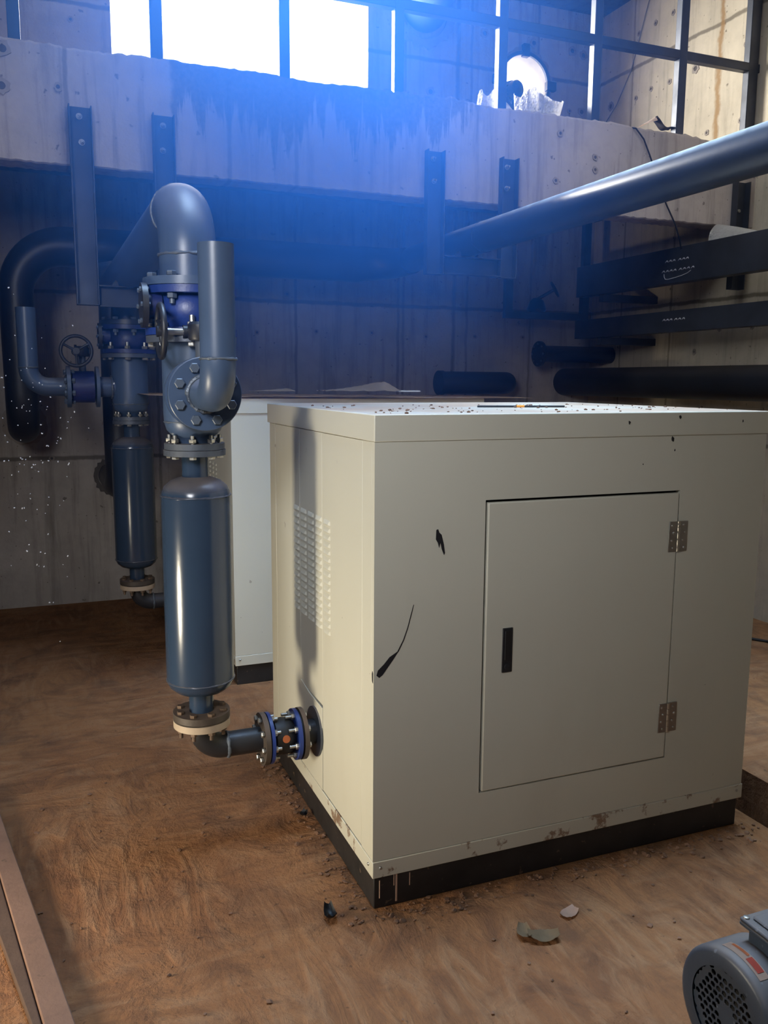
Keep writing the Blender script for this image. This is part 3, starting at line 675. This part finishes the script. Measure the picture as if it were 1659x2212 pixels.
# broken collars where pipes pass through the back wall
random.seed(11)
MBc = MB().annulus((-.885,YB+.002,1.20), (0,-1,0), .092, .135, .010, 40, .06); c_ = MBc.build('collar', 'broken', None); c_.parent = wb
MBc = MB().annulus((-.37,YB+.002,.85), (0,-1,0), .088, .120, .010, 40, .1); c_ = MBc.build('collar', 'dark_conc', None); c_.parent = wb
t = thing('duct_pipe', (1.83, YB, 3.9), 'wide blue pipe through a broken hole high in the back wall', 'pipe')
MB().tube([V((1.87,YB-.001,4.09)), V((1.85,3.8,4.088)), V((1.80,3.6,4.085)), V((1.70,3.25,4.08))], .165, 44).build('pipe', 'pipe', t)
c_ = MB().annulus((1.87,YB+.001,4.06), (0,-1,0), .175, .240, .014, 44, .10).build('collar', 'broken'); c_.parent = wb

# ------------------------------------------------------------------ hangers under the beam
def hanger(xa, xb, zbot, ztop, cz0, cz1, label, px, pr, pz):
    t = thing('pipe_hanger', ((xa+xb)/2, 2.2, zbot), label, 'bracket', 'channel steel pipe hangers')
    w, fl = .050, .048
    for x, dz in ((xa, 0), (xb, .004)):
        m = MB(); y1 = 2.218; th = .006
        m.box(x-w, x+w, y1-th, y1, zbot, ztop+dz)
        m.box(x-w, x-w+th, y1-fl, y1-th, zbot, ztop+dz); m.box(x+w-th, x+w, y1-fl, y1-th, zbot, ztop+dz)
        m.box(x-w, x+w, y1-fl, y1-th, zbot, zbot+.004)
        ch = m.build('channel', 'chan', t, .0012)
        for z in (ztop-.040, ztop-.150):
            bl = MB(); p = V((x+random.uniform(-.006,.006), y1-th, z)); bl.lathe(p, (0,-1,0), [(.014,0),(.014,.003)], 18)
            bl.hexa(p - V((0,.003,0)), (0,-1,0), .0105, .010); bl.cyl(p, p - V((0,.030,0)), .0055, 10); bl.build('anchor_bolt', 'zinc', ch)
    m = MB(); m.box(xa+w, xb-w, 2.207, 2.212, cz0, cz1); m.box(xa+w, xb-w, 2.165, 2.207, cz0, cz0+.006); m.box(xa+w, xb-w, 2.165, 2.207, cz1-.006, cz1)
    m.build('crosspiece', 'chan', t, .001)
    # angle-iron chocks
    for s_ in (-1, 1):
        c = MB(); x = px + s_*pr*.62; c.prism([(x, cz1), (x + s_*.030, cz1), (x+s_*.030, cz1+.004), (x+s_*.012, cz1 + .026), (x+s_*.006, cz1+.024)], 1, 2.166, 2.206); c.build('chock', 'chan', t)
hanger(-.567, -.203, 1.822, 2.690, 1.816, 1.913, 'left pipe hanger of two dark channels bolted to the beam, behind the riser pipe', XL, .082, ZL)
hanger(1.185, 1.628, 2.047, 2.676, 2.051, 2.147, 'right pipe hanger of two dark bolted channels carrying the overhead pipe', XP, .0775, ZP)
t = thing('hanger_channel', (3.24, 2.2, 2.1), 'dark bolted channel at the right end of the concrete beam', 'bracket', None)
m = MB(); m.box(3.20,3.30,2.212,2.218,2.06,2.70); m.box(3.20,3.206,2.17,2.212,2.06,2.70); m.box(3.294,3.30,2.17,2.212,2.06,2.70); m.build('channel', 'chan_side', t)
MB().hexa((3.25,2.212,2.53),(0,-1,0),.012,.012).build('anchor_bolt', 'zinc', t)
# shaded bracket and valve in the far corner
t = thing('pipe_bracket', (2.65, 3.5, 1.93), 'shaded dark steel bracket frame in the back right corner below the overhead pipe', 'bracket')
m = MB(); m.box(2.35,2.41,3.46,3.50,1.94,2.74); m.build('post', 'chan_side', t); MB().box(2.41,3.0,3.46,3.50,1.94,1.99).build('crosspiece', 'chan_side', t); MB().box(3.0,3.06,3.46,3.50,1.94,2.74).build('post', 'chan_side', t)
t = thing('gate_valve', (2.62, 3.55, 1.99), 'shaded black valve with small handwheel resting on the corner bracket', 'valve')
MB().lathe((2.62,3.48,1.99), (0,0,1), [(.06,0),(.07,.02),(.05,.08),(.03,.10)], 24).build('body', 'black_iron', t)
MB().cyl((2.62,3.48,2.08),(2.72,3.40,2.15),.012,12).build('stem', 'black_iron', t)
MB().torus((2.72,3.40,2.15), (.7,-.6,.5), .055, .008, 32, 8).build('handwheel', 'black_iron', t)

# ------------------------------------------------------------------ long channels on the right
def side_channel(z0, z1, label, marks, loop):
    t = thing('channel_beam', (2.92, 1.0, z0), label, 'steel channel', 'dark channels along the right wall')
    X = 2.89
    m = MB(); y0, y1 = -3.6, 3.38
    m.box(X, X+.006, y0, y1, z0, z1); m.box(X+.006, X+.075, y0, y1, z0, z0+.006); m.box(X+.006, X+.075, y0, y1, z1-.006, z1)
    m.build('channel', 'chan_side', t, .001)
    for y in (3.1, 1.2, -1.0):
        MB().box(X+.02, XR-.001, y-.025, y+.025, z0-.05, z0-.0005).build('bracket_arm', 'chan_side', t)
    for (y, z) in marks:
        c = MB(); c.prism([(y-.015,z+.002),(y-.008,z+.009),(y+.002,z+.007),(y+.014,z-.005),(y+.003,z+.001),(y-.006,z+.002),(y-.013,z-.004)], 0, X-.0012, X+.001); c.build('paint_mark', 'chalk', t)
    if loop: MB().tube([V((X-.001,y,z)) for y, z in loop], .0022, 6).build('paint_line', 'chalk', t)
r1 = [(2.408 - .207*k/6.3, 2.232) for k in (0,1,2,3.6,4.6,5.6)]
r2 = [(2.434 - .266*k/7.6, 2.173) for k in (0,1,2,3,4.4,5.4,6.4,7.5)]
side_channel(2.097, 2.310, 'upper dark steel channel at right, two rows of pale paint marks', r1 + r2, [(2.425,2.160),(2.422,2.142),(2.412,2.128),(2.39,2.124),(2.33,2.128),(2.26,2.136),(2.21,2.146),(2.185,2.158)])
side_channel(1.800, 1.930, 'lower dark steel channel at right, one row of pale paint marks', [(2.405 - .194*k/6.0, 1.874) for k in (0,1,2,3.4,4.4,5.5)], None)

# ------------------------------------------------------------------ steel grid frame on the beam
t = thing('grid_frame', (1.2, 2.27, 2.945), 'black square-tube grid frame standing on the concrete beam', 'frame')
for x, w in ((-1.43,.026),(-.822,.026),(-.212,.026),(.395,.026),(1.0,.026),(1.603,.026),(2.205,.026),(2.80,.028),(3.33,.036)):
    MB().box(x-w, x+w, 2.245, 2.295, 2.935 if x < 2.85 else 2.88, CEIL).build('post', 'frame', t, .004)
MB().box(-1.95, XR, 2.246, 2.294, 3.355, 3.405).build('rail', 'frame', t, .004)
MB().box(-1.95, XR, 2.246, 2.294, 3.955, 4.005).build('rail', 'frame', t, .004)

# ------------------------------------------------------------------ round vent with fan in the back wall
t = thing('round_vent', (2.69, YB, 3.47), 'round wall vent with steel ring and black clips, bright inside', 'vent')
MB().annulus((2.69,YB-.004,3.69), (0,-1,0), .196, .222, .02, 56).build('ring', 'steel_flange', t)
MB().annulus((2.69,YB+.50,3.69), (0,-1,0), .198, .206, .50, 56).build('sleeve', 'cream_duct', t)
for a in (PI/2, 0, PI, -PI/2):
    cx, cz = 2.69 + .225*math.cos(a), 3.69 + .225*math.sin(a); hx, hz = (.026,.045) if abs(math.sin(a)) > .5 else (.040,.032)
    MB().box(cx-hx, cx+hx, YB-.040, YB+.002, cz-hz, cz+hz).build('clip', 'black_iron', t, .003)
random.seed(5)
c_ = MB().annulus((2.69,YB+.003,3.69), (0,-1,0), .215, .245, .012, 50, .05).build('collar', 'broken'); c_.parent = wb
t = thing('fan_motor', (2.64, YB+.1, 3.55), 'small dark teal fan motor hanging inside the round vent', 'motor')
mm = MB().lathe((2.66,YB+.02,3.655), (-.35,.9,.02), [(.01,-.012),(.055,-.006),(.066,.008),(.066,.20),(.04,.22)], 32)
mm.build('body', 'fan_blue', t)
fn = MB(); u, w, d = basis((-.35,.9,.02)); o_ = V((2.66,YB+.02,3.655))
for k in range(18):
    a = 2*PI*k/18; e = u*math.cos(a)+w*math.sin(a); fn.tube([o_+d*.05+e*.066, o_+d*.19+e*.066], .006, 6)
fn.build('cooling_fin', 'fan_blue', t)
MB().box(2.63,2.69,YB+.06,YB+.20,3.47,3.60).build('foot', 'fan_blue', t)

# ------------------------------------------------------------------ things on the beam and platform
random.seed(21)
def blob_sheet(name, f, nu, nv, mat, label, cat, group=None, t=.004):
    o = MB().sheet(f, nu, nv, t).build(name, mat, None, angle=70); return tag(o, label, cat, group)
def curl(cx, cy, z0, r, h, a0, a1, flare=.0, lean=(0,0), seed=0):
    rn = random.Random(seed); ph = [rn.uniform(0, 6) for _ in range(4)]
    def f(u, v):
        a = a0 + (a1-a0)*u; rr = r*(1 + flare*v + .10*math.sin(5*a+ph[0])*v + .05*math.sin(11*a+ph[1]))
        z = z0 + h*v*(1 + .12*math.sin(3*a+ph[2]))
        return V((cx + rr*math.cos(a) + lean[0]*v, cy + rr*math.sin(a) + lean[1]*v, z))
    return f
blob_sheet('bubble_wrap', curl(1.605, 2.46, 2.90, .055, .180, PI*.75, PI*2.05, -.2, (.02,0), 1), 26, 10, 'wrap', 'pale bubble wrap scrap left of a post, on the platform edge', 'bubble wrap', 'bubble wrap on the platform')
blob_sheet('bubble_wrap', curl(1.895, 2.46, 2.90, .075, .205, PI*.9, PI*2.0, .1, (0,0), 2), 26, 10, 'wrap', 'white crumpled bubble wrap standing in front of the round vent', 'bubble wrap', 'bubble wrap on the platform')
blob_sheet('bubble_wrap', curl(1.985, 2.50, 2.90, .095, .185, PI*1.1, PI*2.15, .35, (.02,0), 3), 26, 10, 'wrap', 'flared bubble wrap sheet at the right end of the wrapped heap', 'bubble wrap', 'bubble wrap on the platform')
rk = MB(); res = bmesh.ops.create_icosphere(rk.bm, subdivisions=3, radius=.1)
for v in res['verts']:
    v.co = V((v.co.x*1.0, v.co.y*.9, v.co.z*1.05)) * (1 + .10*math.sin(40*v.co.x+20*v.co.z)) + V((1.79, 2.62, 3.0))
    v.co.z = max(v.co.z, 2.90)
tag(rk.build('wrapped_parcel', 'wrap', None, angle=80), 'plastic-wrapped lump behind a frame post on the platform', 'parcel')
t = thing('card_offcut', (2.62, 2.29, 2.94), 'tan curled card offcut lying on the beam near the right wall', 'cardboard')
zt = 2.955
MB().sheet(lambda u, v: V((2.535 + .115*u + .02*v, 2.262 + .07*v, zt + .012 + .070*u*(.55+.45*math.sin(v*2.6)) )), 12, 8, .004).build('panel', 'card', t, angle=60)
MB().sheet(lambda u, v: V((2.645 + .125*u + .02*v, 2.262 + .075*v, zt + .006 + .070*(1-u)**2 + .020*u*u + .005*math.sin(9*u))), 12, 8, .004).build('torn_end', 'card_dark', t, angle=60)
blob_sheet('foam_sheet', lambda u, v: V((2.93 + .10*v + .02*u, 2.10 - .36*u - .06*v*(1-u), 2.311 + .100*math.sin(PI*min(1,.12+.88*v))*(1-u)**.8*(1 if v > 0 else 0) + .002)), 20, 14, 'wrap', 'curled pale foam sheet lying on the upper dark channel', 'foam sheet', None, .003)

tag(MB().tube([V(p) for p in ((2.42,2.27,2.947),(2.455,2.205,2.925),(2.513,2.205,2.873),(2.561,2.205,2.789),(2.618,2.205,2.679),(2.696,2.205,2.529),(2.775,2.21,2.42),(2.84,2.24,2.34),(2.91,2.3,2.28))], .0045, 8).build('hanging_cable', 'cable'), 'thin black cable hanging down over the concrete beam', 'cable')
tag(MB().tube([V(p) for p in ((3.376,3.30,4.25),(3.372,3.36,4.1),(3.374,3.50,3.76),(3.374,3.66,3.56),(3.37,3.79,3.46),(3.36,3.84,3.2),(3.35,3.86,2.90))], .0028, 6).build('thin_wire', 'wire'), 'thin grey wire running down the upper right wall', 'wire')
tag(MB().tube([V(p) for p in ((2.75,1.95,.008),(2.92,1.75,.008),(3.05,1.55,.008),(3.02,1.38,.008),(3.1,1.2,.008),(3.35,1.1,.008))], .008, 8).build('floor_cable', 'cable'), 'black cable snaking on the floor right of the front cabinet', 'cable')

# ------------------------------------------------------------------ on the cabinets
t = thing('plywood_board', (.68, 2.4, 1.40), 'dirty plywood board lying on the rear cabinet lid', 'board')
def ply(u, v):
    x = -.345 + 2.02*u; y = 1.885 + .95*v + .04*math.sin(u*7) + .02*u
    z = 1.404 + .012*max(0, (.2-u)/.2) + .003*math.sin(u*5)
    return V((x, y, z))
MB().sheet(ply, 40, 6, .024).build('panel', 'ply', t)
random.seed(9)
def lump(cx, cy, z, L, Wd, H, seed):
    rn = random.Random(seed)
    def f(u, v):
        x = cx + L*(u-.5); y = cy + Wd*(v-.5)
        h = H*(u**1.4)*math.sin(PI*min(1, max(0, v)))**.7*(1 - max(0, (u-.80)/.20)**1.5) + rn.uniform(0, H*.10)
        return V((x, y, z + h))
    return f
blob_sheet('brown_paper', lump(.70, 2.02, 1.433, .40, .16, .062, 1), 22, 10, 'paper', 'crumpled brown paper heap in the middle of the plywood board', 'paper', None, .003)
blob_sheet('brown_paper', lump(.25, 2.02, 1.433, .22, .12, .018, 2), 16, 8, 'paper', 'flat scrap of brown paper at the left part of the plywood board', 'paper', None, .003)
tag(MB().box(.89,1.02,1.98,2.01,1.432,1.438).build('plastic_strip', 'white_scrap'), 'short white plastic strip on the plywood board', 'strip')
t = thing('welding_rod', (.72, .46, 1.401), 'dark thin bar with orange tape lying on the front cabinet lid', 'bar')
a, b_ = V((.565,.50,1.4035)), V((.875,.449,1.4035))
MB().tube([a, b_], .0035, 8).build('bar', 'black_iron', t)
q0 = a.lerp(b_, .44); q1 = a.lerp(b_, .53); MB().tube([q0, q1], .0052, 10).build('tape', 'orange', t)
random.seed(31)
m = MB()
for _ in range(130):
    m.rock((random.uniform(.03,1.3), random.uniform(.03,.75), 1.402), random.choice((.002,.0025,.003,.004,.006)), .5)
tag(m.build('grit', 'clod'), 'bits of grit scattered over the front cabinet lid', 'grit', None, 'stuff')

# ------------------------------------------------------------------ floor things
m = MB()
for _ in range(620):
    s_ = random.random()
    if s_ < .45: x = random.uniform(-.06, 1.38); y = random.gauss(-.035, .035)
    elif s_ < .75: x = random.gauss(-.03, .03); y = random.uniform(-.05, 1.1)
    else: x = random.uniform(-.9, 1.3); y = random.uniform(-.9, 1.2)
    if x > 0 and y > 0: continue
    m.rock((x, y, .003), random.choice((.003,.004,.005,.006,.009)), .6)
tag(m.build('dirt_clods', 'clod'), 'small dirt clods along the plinth and over the floor', 'dirt', None, 'stuff')
def leaf(name, c, L, Wd, rot, mat, label, cat, lift=.01, seed=0):
    rn = random.Random(seed); cs, sn = math.cos(rot), math.sin(rot)
    def f(u, v):
        x = L*(u-.5); y = Wd*(v-.5)*(.35 + .65*math.sin(PI*min(1,.15+.75*u)))
        return V((c[0] + x*cs - y*sn, c[1] + x*sn + y*cs, .004 + lift*(2*u-1)**2 + rn.uniform(0,.003) + lift*.5*(2*v-1)**2))
    o = MB().sheet(f, 10, 6, .0012).build(name, mat, None, angle=60); return tag(o, label, cat)
leaf('metal_scrap', (-.122, .012), .06, .035, 1.5, 'black_iron', 'small dark curled scrap on the floor near the cabinet corner', 'scrap', .02, 1)
leaf('dry_leaf', (.385, -.285), .085, .05, -.3, 'leaf', 'pale dry leaf pair lying on the floor before the cabinet', 'leaf', .012, 2)
leaf('dry_leaf', (.345, -.25), .06, .04, 1.2, 'leaf', 'smaller dry leaf beside the pale leaf on the floor', 'leaf', .010, 3)
leaf('dry_leaf', (.513, -.216), .06, .04, .4, 'sticker', 'flat pinkish dry leaf on the floor behind the other leaves', 'leaf', .004, 4)
leaf('black_scrap', (-.03, .585), .03, .03, .6, 'black_iron', 'tiny black scrap beside the plinth below the rubber joint', 'scrap', .012, 5)
# two edging strips at lower left
def strip(name, pts, z0, z1, mat, label, cat):
    o = MB().prism(pts, 2, z0, z1).build(name, mat, None, .003); return tag(o, label, cat)
strip('kerb_board', [(-.800,-.19),(-.645,-.95),(-.715,-.95),(-.868,-.165),(-.972,.458),(-1.085,1.15),(-1.035,1.15),(-.997,.929)], 0, .03, 'kerb', 'dusty pinkish board lying at the lower left corner of the floor', 'board')
strip('edging_strip', [(-.870,-.165),(-.717,-.95),(-.737,-.95),(-.892,-.156),(-.978,.243),(-1.13,1.15),(-1.088,1.15),(-.974,.458)], 0, .022, 'kerb_dark', 'dark narrow edging strip left of the pinkish board', 'board')

# ------------------------------------------------------------------ electric motor, lower right
MX, MY, MZ, MR = .49, -.823, .147, .1395
t = thing('electric_motor', (.75, MY, 0), 'blue electric motor with perforated fan cover at the lower right corner', 'motor')
def on(y, z): return V((MX, MY+y, MZ+z))
fc = MB()
fc.lathe((MX,MY,MZ), (1,0,0), [(.098,0),(.126,.0),(.134,.003),(.1385,.010),(MR,.020),(MR,.115),(MR-.004,.115),(MR-.004,.02),(.126,.006),(.098,.006)], 64, False, False)
cover = fc.build('fan_cover', 'motor', t, angle=40)
# perforated grille: bars around diamond openings
g = MB(); pitch, hr = .0168, .0072
cells = []
n = 8
for i in range(-n, n+1):
    for j in range(-n, n+1):
        y = (i + .5*(j & 1))*pitch; z = j*pitch*.866
        cells.append((y, z))
for (y, z) in cells:
    rr = math.hypot(y, z)
    if rr > .100: continue
    solid = rr > .084 or rr < .021
    hexo = [(y + pitch*.5774*math.cos(PI/6+PI/3*k), z + pitch*.5774*math.sin(PI/6+PI/3*k)) for k in range(6)]
    O = [g.bm.verts.new((MX+.003, MY+p[0], MZ+p[1])) for p in hexo]
    if solid: g.bm.faces.new(O)
    else:
        hi = [(y + hr*math.cos(PI/6+PI/3*k), z + hr*math.sin(PI/6+PI/3*k)) for k in range(6)]
        I = [g.bm.verts.new((MX+.003, MY+p[0], MZ+p[1])) for p in hi]; J = [g.bm.verts.new((MX+.006, MY+p[0], MZ+p[1])) for p in hi]
        for k in range(6):
            g.bm.faces.new((O[k], O[(k+1)%6], I[(k+1)%6], I[k])); g.bm.faces.new((I[k], I[(k+1)%6], J[(k+1)%6], J[k]))
gr = g.build('grille', 'motor', cover)
MB().lathe((MX+.05,MY,MZ), (1,0,0), [(.11,0),(.11,.01)], 40).build('fan_disc', 'rubber', t)
# sticker strip bent round the cover
def stk(name, a0, a1, x0, x1, mat, par, off):
    MB().sheet(lambda u, v: V((x0 + (x1-x0)*v, MY + (MR+off)*math.sin(a0+(a1-a0)*u), MZ + (MR+off)*math.cos(a0+(a1-a0)*u))), 16, 2, .0006).build(name, mat, par)
stk('warning_sticker', .30, -.50, MX+.020, MX+.046, 'sticker', cover, .001)
stk('red_print', -.14, -.40, MX+.026, MX+.043, 'red', cover, .002)
stk('red_print', .22, -.10, MX+.036, MX+.043, 'orange_spot', cover, .002)
bd = MB(); bd.lathe((MX+.115,MY,MZ), (1,0,0), [(.118,0),(.124,.01),(.124,.26),(.118,.275)], 48); bd.build('body', 'motor', t)
for k in range(28):
    a = 2*PI*k/28
    if -.5 < math.sin(a - PI/2 + PI) - 2: continue
    if abs((a - PI/2 + PI) % (2*PI) - PI) < .45: continue
    y0, z0 = math.cos(a), math.sin(a)
    f = MB(); f.tube([V((MX+.13, MY+y0*.128, MZ+z0*.128)), V((MX+.37, MY+y0*.128, MZ+z0*.128))], .0055, 6); f.build('cooling_fin', 'motor', t)
MB().lathe((MX+.39,MY,MZ), (1,0,0), [(.126,0),(.132,.004),(.132,.02),(.09,.04),(.04,.055)], 48).build('end_shield', 'motor', t)
MB().cyl((MX+.43,MY,MZ),(MX+.52,MY,MZ),.019,24).build('shaft', 'zinc', t)
for s_ in (-1, 1):
    for xx in (MX+.17, MX+.33):
        f = MB(); f.box(xx-.025, xx+.025, MY+s_*.07-.02, MY+s_*.10+.02, 0, .016); f.box(xx-.02, xx+.02, MY+s_*.085-.016, MY+s_*.085+.016, .016, .07); f.build('foot', 'motor', t, .003)
tb = MB(); tb.box(.568,.715,-.930,-.795,.262,.318); box_ = tb.build('terminal_box', 'motor', t, .006)
MB().box(.556,.728,-.944,-.780,.318,.327).build('gasket', 'motor', box_, .003)
ld = MB(); ld.box(.556,.728,-.944,-.780,.327,.336); ld.box(.574,.710,-.926,-.798,.336,.344); lidm = ld.build('box_lid', 'motor', box_, .004)
for (x, y) in ((.566,-.790),(.718,-.790),(.566,-.934),(.718,-.934)):
    MB().lathe((x,y,.336), (0,0,1), [(.007,0),(.0065,.003),(.003,.004)], 14).build('screw', 'zinc', lidm)

# ------------------------------------------------------------------ airborne dust and lens glare volume
random.seed(77)
m = MB()
for _ in range(120):
    y = random.uniform(1.0, 1.6); x = random.gauss(-.84, .08) + (y-1.3)*.02; z = random.gauss(1.22, .24)
    r = random.choice((.0012,.0016,.0022)); a = random.uniform(0, PI)
    m.tube([V((x,y,z)), V((x + r*2.5*math.cos(a), y, z + r*2.5*math.sin(a)))], r, 5)
tag(m.build('airborne_dust', 'chalk'), 'pale dust specks drifting in the air at far left', 'dust', None, 'stuff')

hm = bpy.data.materials.new('blue haze'); hm.use_nodes = True; nt = hm.node_tree; nt.nodes.clear()  # lens glare given shape as a blue-tinted scattering volume
out = nt.nodes.new('ShaderNodeOutputMaterial'); sc = nt.nodes.new('ShaderNodeVolumeScatter')
sc.inputs['Color'].default_value = (0.065, 0.30, 1.0, 1); sc.inputs['Anisotropy'].default_value = 0.2
g = nt.nodes.new('ShaderNodeNewGeometry'); mp = nt.nodes.new('ShaderNodeMapping'); mp.vector_type = 'TEXTURE'
HC, HR = (0.02, 0.80, 2.40), (1.95, 1.62, 1.85)
mp.inputs['Location'].default_value = HC; mp.inputs['Scale'].default_value = HR
lk(nt, g.outputs['Position'], mp.inputs['Vector'])
ln = nt.nodes.new('ShaderNodeVectorMath'); ln.operation = 'LENGTH'; lk(nt, mp.outputs['Vector'], ln.inputs[0])
fall = ramp(nt, ln.outputs['Value'], 1.0, 0.15); fall = math_(nt, 'POWER', fall, 4.4)
nz = noise(nt, coords(nt), 2.0, 2, 0.55, 0.0)
den = math_(nt, 'MULTIPLY', fall, ramp(nt, nz, 0.3, 0.7, 0.6, 1.4))
lk(nt, math_(nt, 'MULTIPLY', den, 1.35), sc.inputs['Density'])
ab = nt.nodes.new('ShaderNodeVolumeAbsorption'); ab.inputs['Color'].default_value = (0.065, 0.30, 1.0, 1)
lk(nt, sc.inputs['Density'].links[0].from_socket, ab.inputs['Density'])
ad = nt.nodes.new('ShaderNodeAddShader'); lk(nt, sc.outputs[0], ad.inputs[0]); lk(nt, ab.outputs[0], ad.inputs[1])
lk(nt, ad.outputs[0], out.inputs['Volume'])
hz = MB(); res = bmesh.ops.create_icosphere(hz.bm, subdivisions=3, radius=1.0)
for v in res['verts']: v.co = V((HC[0]+v.co.x*HR[0], HC[1]+v.co.y*HR[1], HC[2]+v.co.z*HR[2]))
ho = hz.build('glare', hm); tag(ho, 'blue volume of lens haze hanging below the bright window', 'glare', None, 'stuff')
